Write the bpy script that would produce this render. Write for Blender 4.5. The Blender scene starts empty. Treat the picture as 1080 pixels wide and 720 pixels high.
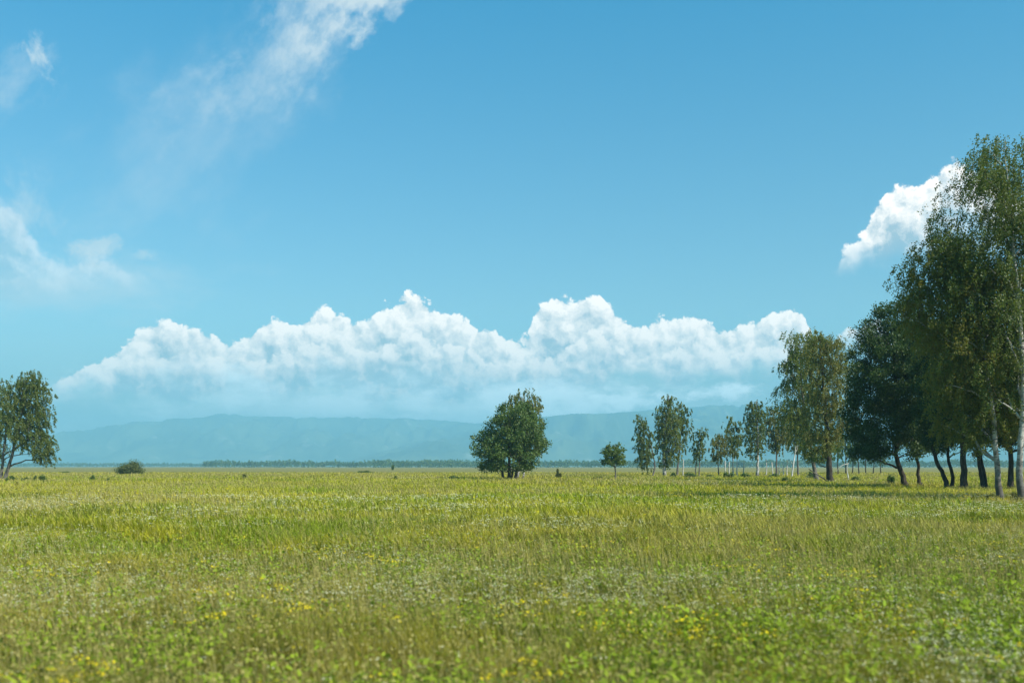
import bpy, math, random
import numpy as np
from mathutils import Vector

# ------------------------------------------------------------------ camera, world, sun, exposure
scene = bpy.context.scene
COL = scene.collection
EYE = 2.5                      # eye height of a passenger at a window, metres
FOC = 1050.0                   # focal length in photo pixels (35 mm on a 36 mm wide frame, 1080 px)
HORIZON, MID = 491.5, 540.0

cam_data = bpy.data.cameras.new("camera")
cam = bpy.data.objects.new("camera", cam_data)
COL.objects.link(cam)
cam.location = (0.0, 0.0, EYE)
cam.rotation_euler = (math.radians(90), 0, 0)
cam_data.lens = 35.0
cam_data.sensor_width = 36.0
cam_data.shift_y = (HORIZON - 360.0) / 1080.0
cam_data.clip_start = 0.1
cam_data.clip_end = 60000.0
cam_data.dof.use_dof = True
cam_data.dof.focus_distance = 160.0
cam_data.dof.aperture_fstop = 0.95
scene.camera = cam

SUN_EL, SUN_AZ = 42.0, 127.0    # azimuth measured from +Y (view direction) towards +X (right)
sun_dir = Vector((math.cos(math.radians(SUN_EL)) * math.sin(math.radians(SUN_AZ)),
                  math.cos(math.radians(SUN_EL)) * math.cos(math.radians(SUN_AZ)),
                  math.sin(math.radians(SUN_EL))))
sun_data = bpy.data.lights.new("sun", 'SUN')
sun_data.energy = 5.0
sun_data.angle = math.radians(0.5)
sun_data.color = (1.0, 0.95, 0.86)
sun = bpy.data.objects.new("sun", sun_data)
sun.rotation_euler = (-sun_dir).to_track_quat('-Z', 'Y').to_euler()
sun.location = (60, -20, 80)
COL.objects.link(sun)

scene.view_settings.view_transform = 'Standard'
scene.view_settings.look = 'None'
scene.view_settings.exposure = 0.45
scene.view_settings.gamma = 1.0
scene.view_settings.use_curve_mapping = False
scene.cycles.max_bounces = 6
scene.cycles.diffuse_bounces = 3
scene.cycles.glossy_bounces = 2
scene.cycles.transmission_bounces = 3
scene.cycles.volume_bounces = 1
scene.cycles.transparent_max_bounces = 8
scene.cycles.use_denoising = True
scene.cycles.sample_clamp_indirect = 4.0


# ---- little node helpers
class NT:
    """Short-hand for building a node tree."""
    def __init__(self, tree):
        self.t = tree
        tree.nodes.clear()

    def n(self, kind, **kw):
        nd = self.t.nodes.new(kind)
        for k, v in kw.items():
            setattr(nd, k, v)
        return nd

    def put(self, sock, v):
        if isinstance(v, bpy.types.NodeSocket):
            self.t.links.new(v, sock)
        elif v is not None:
            sock.default_value = v

    def m(self, op, a, b=None, c=None, clamp=False):
        nd = self.n('ShaderNodeMath', operation=op, use_clamp=clamp)
        self.put(nd.inputs[0], a)
        self.put(nd.inputs[1], b)
        self.put(nd.inputs[2], c)
        return nd.outputs[0]

    def vm(self, op, a, b=None):
        nd = self.n('ShaderNodeVectorMath', operation=op)
        self.put(nd.inputs[0], a)
        self.put(nd.inputs[1], b)
        return nd.outputs[0]

    def xyz(self, x, y, z=0.0):
        nd = self.n('ShaderNodeCombineXYZ')
        for i, v in enumerate((x, y, z)):
            self.put(nd.inputs[i], v)
        return nd.outputs[0]

    def ramp(self, v, lo, hi, a=0.0, b=1.0, smooth=True):
        nd = self.n('ShaderNodeMapRange', interpolation_type='SMOOTHSTEP' if smooth else 'LINEAR')
        self.put(nd.inputs['Value'], v)
        self.put(nd.inputs['From Min'], lo)
        self.put(nd.inputs['From Max'], hi)
        self.put(nd.inputs['To Min'], a)
        self.put(nd.inputs['To Max'], b)
        return nd.outputs['Result']

    def mix(self, f, a, b, blend='MIX'):
        nd = self.n('ShaderNodeMix', data_type='RGBA', blend_type=blend)
        self.put(nd.inputs[0], f)
        self.put(nd.inputs[6], a)
        self.put(nd.inputs[7], b)
        return nd.outputs[2]

    def noise(self, vec, scale, detail=4.0, rough=0.5, dist=0.0, lac=2.0):
        nd = self.n('ShaderNodeTexNoise')
        self.put(nd.inputs['Vector'], vec)
        self.put(nd.inputs['Scale'], scale)
        nd.inputs['Detail'].default_value = detail
        nd.inputs['Roughness'].default_value = rough
        nd.inputs['Lacunarity'].default_value = lac
        nd.inputs['Distortion'].default_value = dist
        return nd

    def puffs(self, vec, scale, detail, rough=0.5):
        nd = self.n('ShaderNodeTexVoronoi', feature='F1', voronoi_dimensions='2D', normalize=True)
        self.put(nd.inputs['Vector'], vec)
        self.put(nd.inputs['Scale'], scale)
        nd.inputs['Detail'].default_value = detail
        nd.inputs['Roughness'].default_value = rough
        nd.inputs['Lacunarity'].default_value = 2.2
        return nd.outputs['Distance']

    def curve(self, v, pts, x0, x1, y0, y1):
        """piecewise curve through pts (x, y); both axes rescaled to 0..1"""
        nd = self.n('ShaderNodeFloatCurve')
        c = nd.mapping.curves[0]
        xs = [((x - x0) / (x1 - x0), (y - y0) / (y1 - y0)) for x, y in pts]
        c.points[0].location = xs[0]
        c.points[1].location = xs[-1]
        for p in xs[1:-1]:
            c.points.new(*p)
        for p in c.points:
            p.handle_type = 'AUTO'
        nd.mapping.use_clip = False
        nd.mapping.update()
        self.put(nd.inputs['Value'], self.ramp(v, x0, x1, smooth=False))
        return self.m('MULTIPLY_ADD', nd.outputs[0], (y1 - y0), y0)


def pa(x):     # photo column -> azimuth, degrees
    return math.degrees(math.atan2(x - MID, FOC))


def pe(x, y):  # photo point -> elevation, degrees
    return math.degrees(math.atan2(HORIZON - y, math.hypot(FOC, x - MID)))


world = bpy.data.worlds.new("World")
scene.world = world
world.use_nodes = True
W = NT(world.node_tree)
sky = W.n('ShaderNodeTexSky', sky_type='NISHITA')
sky.sun_disc = False
sky.sun_elevation = math.radians(SUN_EL)
sky.sun_rotation = math.radians(SUN_AZ)
sky.altitude = 400.0
sky.air_density = 1.0
sky.dust_density = 0.6
sky.ozone_density = 1.5
tc = W.n('ShaderNodeTexCoord')
sep = W.n('ShaderNodeSeparateXYZ')
W.put(sep.inputs[0], tc.outputs['Generated'])
dx, dy, dz = sep.outputs
DEG = 57.29578
az = W.m('MULTIPLY', W.m('ARCTAN2', dx, dy), DEG)          # degrees right of the view axis
el = W.m('MULTIPLY', W.m('ARCSINE', dz), DEG)
P = W.xyz(az, el, 0.0)
# the film-like cyan cast of the sky
SKYTINT = W.mix(W.ramp(el, 9.0, 27.0, smooth=False), (0.70, 1.02, 0.97, 1), (0.105, 1.05, 1.27, 1))
SKYTINT = W.mix(W.ramp(el, 1.0, 9.0), (0.50, 0.54, 0.51, 1), SKYTINT)
base = W.mix(1.0, sky.outputs[0], SKYTINT, 'MULTIPLY')

# ---- clouds: billowing noise inside hand drawn height profiles, all in sky directions (degrees)
big = W.noise(P, 0.30, 3.0, 0.55)
warp = W.vm('MULTIPLY', W.vm('SUBTRACT', big.outputs['Color'], (0.5, 0.5, 0.5)), (3.2, 2.0, 0.0))
fine_n = W.noise(P, 1.6, 4.0, 0.6)
fwarp = W.vm('MULTIPLY', W.vm('SUBTRACT', fine_n.outputs['Color'], (0.5, 0.5, 0.5)), (0.62, 0.62, 0.0))
PW = W.vm('ADD', P, fwarp)
puffA = W.puffs(PW, 0.46, 4.0, 0.58)
# the same relief a little nearer to the sun: its difference is the slope that faces the light
puffB = W.puffs(W.vm('ADD', PW, (0.30, 0.38, 0.0)), 0.46, 4.0, 0.58)
slope = W.m('SUBTRACT', puffB, puffA)                       # > 0 faces the sun
rough_el = W.m('MULTIPLY_ADD', puffA, 3.0, el)              # dents the outline between the billows


def bank(tops, bases, x0, x1, soft=0.22, base_soft=1.3):
    """cover and height-in-cloud of one bank: tops / bases are photo points along its upper and lower edge"""
    a0, a1 = pa(x0), pa(x1)
    T = [(pa(x), pe(x, y) + 1.25) for x, y in tops]
    B = [(pa(x), pe(x, y)) for x, y in bases]
    top = W.curve(W.m('ADD', az, 0.0), T, a0, a1, 0.0, 32.0)
    bot = W.curve(az, B, a0, a1, 0.0, 32.0)
    d = W.m('SUBTRACT', top, rough_el)                      # degrees below the edge
    cov = W.ramp(d, 0.0, soft)
    bn = W.m('MULTIPLY_ADD', W.m('SUBTRACT', big.outputs[0], 0.5), 4.0, bot)
    low = W.ramp(W.m('SUBTRACT', el, bn), 0.0, base_soft)
    ends = W.m('MULTIPLY', W.ramp(az, a0, a0 + 0.8), W.ramp(az, a1 - 0.8, a1, 1.0, 0.0))
    return W.m('MULTIPLY', W.m('MULTIPLY', cov, low), ends), d, low


def shade(d, lift=0.0):
    """light on the billows: bright sunward slopes, greyer folds and undersides"""
    s = W.m('MULTIPLY_ADD', slope, 3.3, 0.50 + lift)
    s = W.m('ADD', s, W.ramp(d, 0.0, 3.6, 0.38, -0.42))
    return W.m('MINIMUM', W.m('MAXIMUM', s, 0.0), 1.0)


CL_SH, CL_LT = (0.36, 0.46, 0.52, 1), (1.32, 1.15, 1.02, 1)


def lay(under, cover, s, amount=1.0):
    c = W.mix(s, CL_SH, CL_LT)
    return W.mix(W.m('MULTIPLY', cover, amount), under, c)


BK = 0.105   # background strength
col = W.mix(1.0, base, (BK, BK, BK, 1), 'MULTIPLY')

# faint veil above the hills
veil_n = W.noise(W.vm('MULTIPLY', P, (0.35, 1.0, 1.0)), 0.5, 5.0, 0.6)
veil = W.m('MULTIPLY', W.ramp(el, 0.0, 8.0, 1.0, 0.0), W.ramp(veil_n.outputs[0], 0.35, 0.75))
col = W.mix(W.m('MULTIPLY', veil, W.ramp(az, -24.0, -8.0, 0.35, 0.85)), col, (0.92, 0.92, 0.88, 1))

# main cumulus bank over the hills
cov, d, low = bank(
    [(55, 408), (80, 396), (110, 385), (135, 362), (165, 342), (195, 352), (230, 366), (265, 352), (300, 340),
     (320, 346), (350, 330), (385, 342), (405, 328), (445, 321), (470, 334), (500, 344), (535, 364), (555, 360),
     (568, 330), (580, 322), (600, 322), (625, 318), (655, 338), (675, 352), (700, 340), (735, 334), (765, 354),
     (800, 342), (835, 334), (850, 350), (862, 385)],
    [(55, 432), (135, 430), (230, 428), (350, 428), (450, 438), (540, 430), (640, 414), (760, 400), (862, 384)],
    48, 868)
col = lay(col, cov, shade(d))
# second, lower and nearer row of billows in front of it
puffC = W.puffs(W.vm('ADD', PW, (7.3, 2.1, 0.0)), 0.62, 4.0, 0.56)
puffD = W.puffs(W.vm('ADD', PW, (7.6, 2.48, 0.0)), 0.62, 4.0, 0.56)
re2 = W.m('MULTIPLY_ADD', puffC, 2.4, el)
T2 = [(120, 398), (180, 378), (240, 392), (300, 372), (350, 362), (400, 372), (430, 352), (480, 366), (530, 388),
      (590, 372), (630, 352), (670, 382), (720, 366), (780, 374), (830, 366), (858, 380)]
top2 = W.curve(az, [(pa(x), pe(x, y) + 0.9) for x, y in T2], pa(120), pa(858), 0.0, 32.0)
d2 = W.m('SUBTRACT', top2, re2)
bn2 = W.m('MULTIPLY_ADD', W.m('SUBTRACT', big.outputs[0], 0.5), 4.0, 4.4)
cov2 = W.m('MULTIPLY', W.ramp(d2, 0.0, 0.3), W.ramp(W.m('SUBTRACT', el, bn2), 0.0, 1.6))
cov2 = W.m('MULTIPLY', cov2, W.m('MULTIPLY', W.ramp(az, pa(110), pa(150)), W.ramp(az, pa(825), pa(862), 1.0, 0.0)))
s2 = W.m('ADD', W.m('MULTIPLY_ADD', W.m('SUBTRACT', puffD, puffC), 3.3, 0.50), W.ramp(d2, 0.0, 2.8, 0.42, -0.4))
col = lay(col, cov2, W.m('MINIMUM', W.m('MAXIMUM', s2, 0.0), 1.0), 0.8)

# tower of cloud behind the tall birches on the right
cov, d, low = bank(
    [(880, 282), (900, 262), (920, 232), (945, 206), (965, 205), (980, 190), (1000, 178), (1020, 185), (1045, 200),
     (1080, 215), (1130, 230), (1200, 250)],
    [(880, 286), (920, 292), (960, 286), (1000, 278), (1080, 280), (1200, 296)], 872, 1210, 0.30, 2.6)
col = lay(col, cov, shade(d, -0.03), 0.95)
# puff right of the main bank, seen between the trees
cov, d, low = bank([(850, 372), (880, 366), (900, 352), (925, 350), (960, 362), (985, 372)],
                   [(850, 378), (900, 376), (985, 384)], 846, 990, 0.3, 0.9)
col = lay(col, cov, shade(d), 0.8)
# pale old cloud on the far left
cov, d, low = bank([(-60, 230), (-25, 205), (0, 205), (20, 232), (45, 268), (80, 268), (110, 262), (135, 282), (165, 292)],
                   [(-60, 340), (0, 335), (80, 325), (165, 318)], -80, 172, 0.9, 2.4)
col = lay(col, cov, shade(d), 0.36)


# ---- torn high wisps: fibrous noise inside soft ellipses
def wisp(under, cx, cy, rx, ry, ang, amount, lo=0.35, hi=0.75, scale=0.45, stretch=2.2, rough=0.62, bright=0.68):
    ca, ce = pa(cx), pe(cx, cy)
    a = math.radians(ang)
    x = W.m('SUBTRACT', az, ca)
    y = W.m('SUBTRACT', el, ce)
    u = W.m('ADD', W.m('MULTIPLY', x, math.cos(a)), W.m('MULTIPLY', y, math.sin(a)))
    v = W.m('SUBTRACT', W.m('MULTIPLY', y, math.cos(a)), W.m('MULTIPLY', x, math.sin(a)))
    r = W.m('SQRT', W.m('ADD', W.m('POWER', W.m('DIVIDE', u, rx), 2.0), W.m('POWER', W.m('DIVIDE', v, ry), 2.0)))
    nz = W.noise(W.vm('ADD', W.xyz(W.m('DIVIDE', u, stretch), v, cx * 0.1), W.vm('MULTIPLY', fwarp, (0.6, 0.6, 0))), scale, 6.0, rough)
    body = W.m('SUBTRACT', W.m('MULTIPLY_ADD', nz.outputs[0], 2.6, -0.65), W.m('MULTIPLY', r, 0.62))
    f = W.ramp(body, lo, hi)
    g = bright
    return W.mix(W.m('MULTIPLY', f, amount), under, (0.90 * g, 0.98 * g, 1.0 * g, 1))


col = wisp(col, 372, 4, 4.0, 1.7, 32, 0.85, -0.05, 0.75, 0.55, 1.5)
col = wisp(col, 318, 36, 3.4, 2.0, 58, 0.66, -0.1, 0.95, 0.55, 1.4)
col = wisp(col, 300, 50, 4.6, 2.4, 45, 0.40, -0.1, 1.0, 0.5, 1.6)
col = wisp(col, 232, 104, 2.8, 1.5, 28, 0.42, -0.05, 0.9, 0.5, 1.5)
col = wisp(col, 200, 138, 7.0, 4.2, 38, 0.26, -0.2, 1.1, 0.3, 1.6)
col = wisp(col, 44, 58, 1.2, 0.7, -60, 0.62, 0.0, 0.8, 1.2, 1.4)
col = wisp(col, 15, 88, 2.6, 1.3, 55, 0.36, -0.1, 1.0, 0.6, 1.6)
col = wisp(col, 98, 264, 1.6, 0.75, 12, 0.62, -0.05, 0.7, 1.1, 1.4)
col = wisp(col, 154, 268, 0.8, 0.4, 0, 0.45, 0.0, 0.7, 1.2, 1.4)
col = wisp(col, 5, 230, 1.8, 2.2, 80, 0.5, -0.1, 0.9, 0.7, 1.4)
col = wisp(col, 60, 302, 7.0, 1.9, 5, 0.42, -0.2, 1.0, 0.4, 2.2)
# soft low heaps of cloud far away, under the bank
col = wisp(col, 560, 425, 9.5, 1.3, 2, 0.9, -0.15, 0.85, 0.9, 2.0, bright=1.35)
col = wisp(col, 745, 414, 3.4, 0.75, 2, 1.0, -0.1, 0.7, 1.2, 1.8, bright=1.3)
col = wisp(col, 610, 432, 5.2, 0.8, 3, 1.0, -0.1, 0.75, 1.0, 1.8, bright=1.5)
col = wisp(col, 340, 424, 12.0, 1.7, 0, 0.9, -0.2, 0.9, 0.7, 2.2, bright=1.25)
# clear sky everywhere, cloudy sky in the quarter of the heavens that holds the clouds
clear = W.n('ShaderNodeBackground')
W.put(clear.inputs['Color'], base)
clear.inputs['Strength'].default_value = BK
cloudy = W.n('ShaderNodeBackground')
W.put(cloudy.inputs['Color'], W.mix(1.0, col, (1 / BK, 1 / BK, 1 / BK, 1), 'MULTIPLY'))
cloudy.inputs['Strength'].default_value = BK
zone = W.m('MULTIPLY', W.m('MULTIPLY', W.ramp(az, -48.0, -40.0), W.ramp(az, 40.0, 48.0, 1.0, 0.0)),
           W.m('MULTIPLY', W.ramp(el, -0.6, -0.2), W.ramp(el, 33.0, 38.0, 1.0, 0.0)))
mixs = W.n('ShaderNodeMixShader')
W.put(mixs.inputs[0], zone)
W.put(mixs.inputs[1], clear.outputs[0])
W.put(mixs.inputs[2], cloudy.outputs[0])
out = W.n('ShaderNodeOutputWorld')
W.put(out.inputs[0], mixs.outputs[0])

# ------------------------------------------------------------------ object helpers
def tag(o, label=None, cat=None, group=None, kind=None):
    if label: o['label'] = label
    if cat: o['category'] = cat
    if group: o['group'] = group
    if kind: o['kind'] = kind
    return o


def empty(name, loc, label, cat, group=None):
    o = bpy.data.objects.new(name, None)
    o.empty_display_size = 0.5
    o.location = loc
    COL.objects.link(o)
    return tag(o, label, cat, group)


class MB:
    """Collects polygons (numpy blocks) and links them as ONE mesh object."""
    def __init__(self):
        self.v, self.f, self.fm, self.nv = [], [], [], 0
        self.c = []

    def add(self, verts, faces, mat=0, tint=None):
        """verts (n,3), faces (m,k) local indices"""
        verts = np.asarray(verts, dtype=np.float32).reshape(-1, 3)
        faces = np.asarray(faces, dtype=np.int32)
        self.v.append(verts)
        self.f.append(faces + self.nv)
        self.fm.append(np.full(len(faces), mat, dtype=np.int32))
        if tint is None:
            tint = np.full((len(verts), 3), 0.5, dtype=np.float32)
        self.c.append(np.asarray(tint, dtype=np.float32).reshape(-1, 3))
        self.nv += len(verts)

    def tube(self, pts, rad, k=6, mat=0, cap=True):
        pts = np.asarray(pts, dtype=float)
        rad = np.asarray(rad, dtype=float)
        n = len(pts)
        tan = np.gradient(pts, axis=0)
        tan /= np.linalg.norm(tan, axis=1)[:, None] + 1e-9
        ref = np.array([1.0, 0.2, 0.1]) if abs(tan[0][0]) < 0.8 else np.array([0.1, 1.0, 0.2])
        a = np.cross(tan, ref)
        a /= np.linalg.norm(a, axis=1)[:, None] + 1e-9
        b = np.cross(tan, a)
        th = np.arange(k) * 2 * np.pi / k
        ring = (pts[:, None, :] + rad[:, None, None] *
                (np.cos(th)[None, :, None] * a[:, None, :] + np.sin(th)[None, :, None] * b[:, None, :]))
        i = np.arange(n - 1)[:, None] * k
        j = np.arange(k)[None, :]
        jn = (j + 1) % k
        quads = np.stack([i + j, i + jn, i + k + jn, i + k + j], axis=-1).reshape(-1, 4)
        self.add(ring.reshape(-1, 3), quads, mat)

    def build(self, name, mats, parent=None, loc=None, smooth=False, tint=False):
        me = bpy.data.meshes.new(name)
        V = np.concatenate(self.v)
        me.vertices.add(len(V))
        me.vertices.foreach_set('co', V.ravel())
        sizes = np.concatenate([np.full(len(f), f.shape[1], dtype=np.int32) for f in self.f])
        loops = np.concatenate([f.ravel() for f in self.f])
        me.loops.add(len(loops))
        me.loops.foreach_set('vertex_index', loops)
        me.polygons.add(len(sizes))
        starts = np.concatenate([[0], np.cumsum(sizes)[:-1]]).astype(np.int32)
        me.polygons.foreach_set('loop_start', starts)
        me.polygons.foreach_set('loop_total', sizes)
        for m in (mats if isinstance(mats, (list, tuple)) else [mats]):
            me.materials.append(m)
        me.polygons.foreach_set('material_index', np.concatenate(self.fm))
        if smooth:
            me.polygons.foreach_set('use_smooth', np.ones(len(sizes), dtype=bool))
        if tint:
            at = me.color_attributes.new('kindcolour', 'FLOAT_COLOR', 'POINT')
            C = np.concatenate(self.c)
            at.data.foreach_set('color', np.concatenate([C, np.ones((len(C), 1), np.float32)], axis=1).ravel())
        me.update(calc_edges=True)
        o = bpy.data.objects.new(name, me)
        COL.objects.link(o)
        if parent:
            o.parent = parent
        if loc is not None:
            o.location = loc
        return o


def material(name):
    m = bpy.data.materials.new(name)
    m.use_nodes = True
    return m, NT(m.node_tree)


def surf(T, m, shader):
    o = T.n('ShaderNodeOutputMaterial')
    T.put(o.inputs[0], shader)


def principled(T, colour, rough=0.8, spec=0.2, normal=None):
    p = T.n('ShaderNodeBsdfPrincipled')
    T.put(p.inputs['Base Color'], colour)
    T.put(p.inputs['Roughness'], rough)
    p.inputs['Specular IOR Level'].default_value = spec
    if normal is not None:
        T.put(p.inputs['Normal'], normal)
    return p.outputs[0]


# ------------------------------------------------------------------ value noise in numpy (for shapes)
def vnoise(x, y, seed=0):
    """smooth value noise, x and y arrays, unit cells"""
    xi, yi = np.floor(x).astype(np.int64), np.floor(y).astype(np.int64)
    fx, fy = x - xi, y - yi
    fx, fy = fx * fx * (3 - 2 * fx), fy * fy * (3 - 2 * fy)

    def h(a, b):
        n = (a * 374761393 + b * 668265263 + seed * 1442695041) & 0xFFFFFFFF
        n = ((n ^ (n >> 13)) * 1274126177) & 0xFFFFFFFF
        return ((n ^ (n >> 16)) & 0xFFFF) / 65535.0
    return ((h(xi, yi) * (1 - fx) + h(xi + 1, yi) * fx) * (1 - fy) +
            (h(xi, yi + 1) * (1 - fx) + h(xi + 1, yi + 1) * fx) * fy)


def fbm(x, y, seed=0, octaves=4, gain=0.5):
    s, a, t = 0, 1.0, 0
    for i in range(octaves):
        s = s + a * vnoise(x * 2 ** i + 17.3 * i, y * 2 ** i - 9.1 * i, seed + i)
        t += a
        a *= gain
    return s / t


# ------------------------------------------------------------------ ground
FAR = 17500.0
WIDE = 14500.0

gm, T = material('meadow_ground')
geo = T.n('ShaderNodeNewGeometry')
pos = geo.outputs['Position']
n1 = T.noise(pos, 0.020, 5.0, 0.6)
n2 = T.noise(T.vm('ADD', pos, (300, 90, 0)), 0.055, 5.0, 0.6)
n3 = T.noise(T.vm('ADD', pos, (-80, 500, 0)), 0.0045, 4.0, 0.55)
n4 = T.noise(pos, 1.7, 5.0, 0.65)
n5 = T.noise(pos, 0.28, 4.0, 0.6)
c = T.mix(T.ramp(n1.outputs[0], 0.38, 0.62), (0.190, 0.205, 0.022, 1), (0.275, 0.260, 0.038, 1))
c = T.mix(T.ramp(n2.outputs[0], 0.50, 0.68), c, (0.30, 0.26, 0.10, 1))
c = T.mix(T.ramp(n3.outputs[0], 0.52, 0.62, 0.0, 0.8), c, (0.31, 0.27, 0.12, 1))
c = T.mix(T.ramp(n5.outputs[0], 0.55, 0.75, 0.0, 0.6), c, (0.14, 0.17, 0.02, 1))
sepg = T.n('ShaderNodeSeparateXYZ')
T.put(sepg.inputs[0], pos)
farm = T.m('ADD', sepg.outputs[1], T.m('MULTIPLY', T.m('SUBTRACT', n1.outputs[0], 0.5), 260.0))
c = T.mix(T.ramp(farm, 190.0, 330.0, 0.0, 0.6), c, (0.34, 0.28, 0.115, 1))   # the far plain is drier
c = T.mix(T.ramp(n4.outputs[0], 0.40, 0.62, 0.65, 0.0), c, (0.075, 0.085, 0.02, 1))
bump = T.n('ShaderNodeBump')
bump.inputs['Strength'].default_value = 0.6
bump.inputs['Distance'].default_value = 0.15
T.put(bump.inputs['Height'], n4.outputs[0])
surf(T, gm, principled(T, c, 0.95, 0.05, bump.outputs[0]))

g = MB()
ys = np.concatenate([[-60, 0], np.geomspace(8, FAR, 60)])
xs = np.linspace(-1, 1, 41)
X, Y = np.meshgrid(np.sign(xs) * np.abs(xs) ** 2.5 * WIDE, ys)
V = np.stack([X, Y, np.zeros_like(X)], axis=-1).reshape(-1, 3)
i, j = np.meshgrid(np.arange(len(ys) - 1), np.arange(len(xs) - 1), indexing='ij')
k = len(xs)
F = np.stack([i * k + j, i * k + j + 1, (i + 1) * k + j + 1, (i + 1) * k + j], axis=-1).reshape(-1, 4)
g.add(V, F)
tag(g.build('ground', gm, smooth=True), kind='structure')

# ------------------------------------------------------------------ hills
hm, T = material('wooded_hillside')
geo = T.n('ShaderNodeNewGeometry')
pos = geo.outputs['Position']
h1 = T.noise(pos, 0.0016, 6.0, 0.6)
h2 = T.noise(pos, 0.006, 5.0, 0.6)
c = T.mix(T.ramp(h1.outputs[0], 0.40, 0.64), (0.045, 0.070, 0.025, 1), (0.12, 0.15, 0.06, 1))
c = T.mix(T.ramp(h2.outputs[0], 0.58, 0.72, 0.0, 0.5), c, (0.42, 0.41, 0.34, 1))
surf(T, hm, principled(T, c, 0.95, 0.05))


def hills(name, ridge, y_foot, y_top, y_back, seed, rough):
    nx, ny = 900, 110
    px = np.linspace(ridge[0][0], ridge[-1][0], nx)
    rid = np.interp(px, [p[0] for p in ridge], [p[1] for p in ridge])
    hz = (HORIZON - rid) / FOC * y_top + EYE            # ridge height in metres
    wob = (fbm(px / 11.0, px * 0 + seed, seed, 5, 0.65) - 0.5) * 2
    t = np.concatenate([np.linspace(0, 1, ny - 25), 1 + np.linspace(0.04, 1, 25)])
    TT, PX = np.meshgrid(t, px, indexing='ij')
    Yd = np.where(TT <= 1, y_foot + TT * (y_top - y_foot), y_top + (TT - 1) * (y_back - y_top))
    Xd = (PX - MID) / FOC * y_top                       # straight valleys running towards the plain
    ridge_n = 1 - np.abs(fbm(Xd / 900.0, Yd / 1600.0, seed + 5, 5, 0.5) * 2 - 1)
    ridge_m = 1 - np.abs(fbm(Xd / 260.0 + 3, Yd / 500.0, seed + 9, 4, 0.5) * 2 - 1)
    up = np.where(TT <= 1, TT ** 0.85, 1 - (TT - 1) * 0.8)
    H = (hz + wob * rough)[None, :] * up
    env = np.sin(np.clip(TT, 0, 1) * np.pi) ** 0.8
    H = H + hz[None, :] * env * ((ridge_n - 0.72) * 0.8 + (ridge_m - 0.72) * 0.30)
    H = np.minimum(H, (hz + wob * rough)[None, :] * 1.0 * (Yd / y_top) ** 0.9)
    H = np.where(TT == 0, -1.0, np.maximum(H, -0.8))
    H *= np.clip(TT * 14, 0, 1) * 1.0
    H -= (TT < 0.02) * 0.5
    V = np.stack([Xd, Yd, H], axis=-1).reshape(-1, 3)
    i, j = np.meshgrid(np.arange(len(t) - 1), np.arange(nx - 1), indexing='ij')
    F = np.stack([i * nx + j, i * nx + j + 1, (i + 1) * nx + j + 1, (i + 1) * nx + j], axis=-1).reshape(-1, 4)
    m = MB()
    m.add(V, F)
    return tag(m.build(name, hm, smooth=True), kind='structure')


RIDGE = [(-520, 480), (-300, 476), (-120, 470), (0, 468), (60, 463), (100, 456), (150, 447), (200, 443), (238, 441),
         (250, 437), (258, 440), (270, 437.5), (285, 440), (310, 441), (325, 444), (352, 440.5), (400, 441), (450, 443),
         (500, 446), (540, 448), (600, 452), (700, 458), (850, 470), (1000, 480)]
RIDGE2 = [(380, 488), (430, 474), (480, 458), (520, 448), (560, 441), (600, 437), (640, 436), (665, 434.5), (700, 431),
          (740, 428), (790, 428), (840, 430), (900, 434), (980, 438), (1080, 444), (1250, 452), (1450, 462), (1600, 478)]
hills('hills', RIDGE, 10500, 14500, 16500, 3, 50.0)
hills('nearer_hills', RIDGE2, 8200, 11800, 13600, 8, 18.0)

# ------------------------------------------------------------------ haze
vm_, T = material('haze_air')
v = T.n('ShaderNodeVolumePrincipled')
v.inputs['Color'].default_value = (0.31, 0.68, 0.86, 1)
v.inputs['Density'].default_value = 1.6e-4
v.inputs['Density Attribute'].default_value = ""
v.inputs['Temperature Attribute'].default_value = ""
v.inputs['Anisotropy'].default_value = 0.0
o = T.n('ShaderNodeOutputMaterial')
T.put(o.inputs['Volume'], v.outputs[0])
hb = MB()
x0, x1, y0, y1, z0, z1 = -WIDE - 50, WIDE + 50, -120, FAR + 60, -1.0, 830.0
hb.add([(x0, y0, z0), (x1, y0, z0), (x1, y1, z0), (x0, y1, z0), (x0, y0, z1), (x1, y0, z1), (x1, y1, z1), (x0, y1, z1)],
       [(0, 3, 2, 1), (4, 5, 6, 7), (0, 1, 5, 4), (1, 2, 6, 5), (2, 3, 7, 6), (3, 0, 4, 7)])
tag(hb.build('haze', vm_), kind='stuff', label='pale blue haze in the air over the whole plain', cat='haze')

# ------------------------------------------------------------------ bark and leaf materials
def bark_birch(name, foot_top):
    m, T = material(name)
    tc = T.n('ShaderNodeTexCoord')
    v = tc.outputs['Object']
    marks = T.noise(T.vm('MULTIPLY', v, (3.0, 3.0, 14.0)), 1.0, 4.0, 0.6)
    blot = T.noise(v, 2.2, 4.0, 0.65)
    c = T.mix(T.ramp(blot.outputs[0], 0.40, 0.70), (0.47, 0.46, 0.41, 1), (0.22, 0.205, 0.175, 1))
    c = T.mix(T.ramp(marks.outputs[0], 0.56, 0.63), c, (0.045, 0.040, 0.035, 1))
    sp = T.n('ShaderNodeSeparateXYZ')
    T.put(sp.inputs[0], v)
    foot = T.m('ADD', sp.outputs[2], T.m('MULTIPLY', blot.outputs[0], -2.6))
    c = T.mix(T.ramp(foot, -0.8, foot_top, 0.90, 0.0), c, (0.060, 0.052, 0.042, 1))
    bp = T.n('ShaderNodeBump')
    bp.inputs['Strength'].default_value = 0.5
    bp.inputs['Distance'].default_value = 0.05
    T.put(bp.inputs['Height'], marks.outputs[0])
    surf(T, m, principled(T, c, 0.75, 0.2, bp.outputs[0]))
    return m


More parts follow.
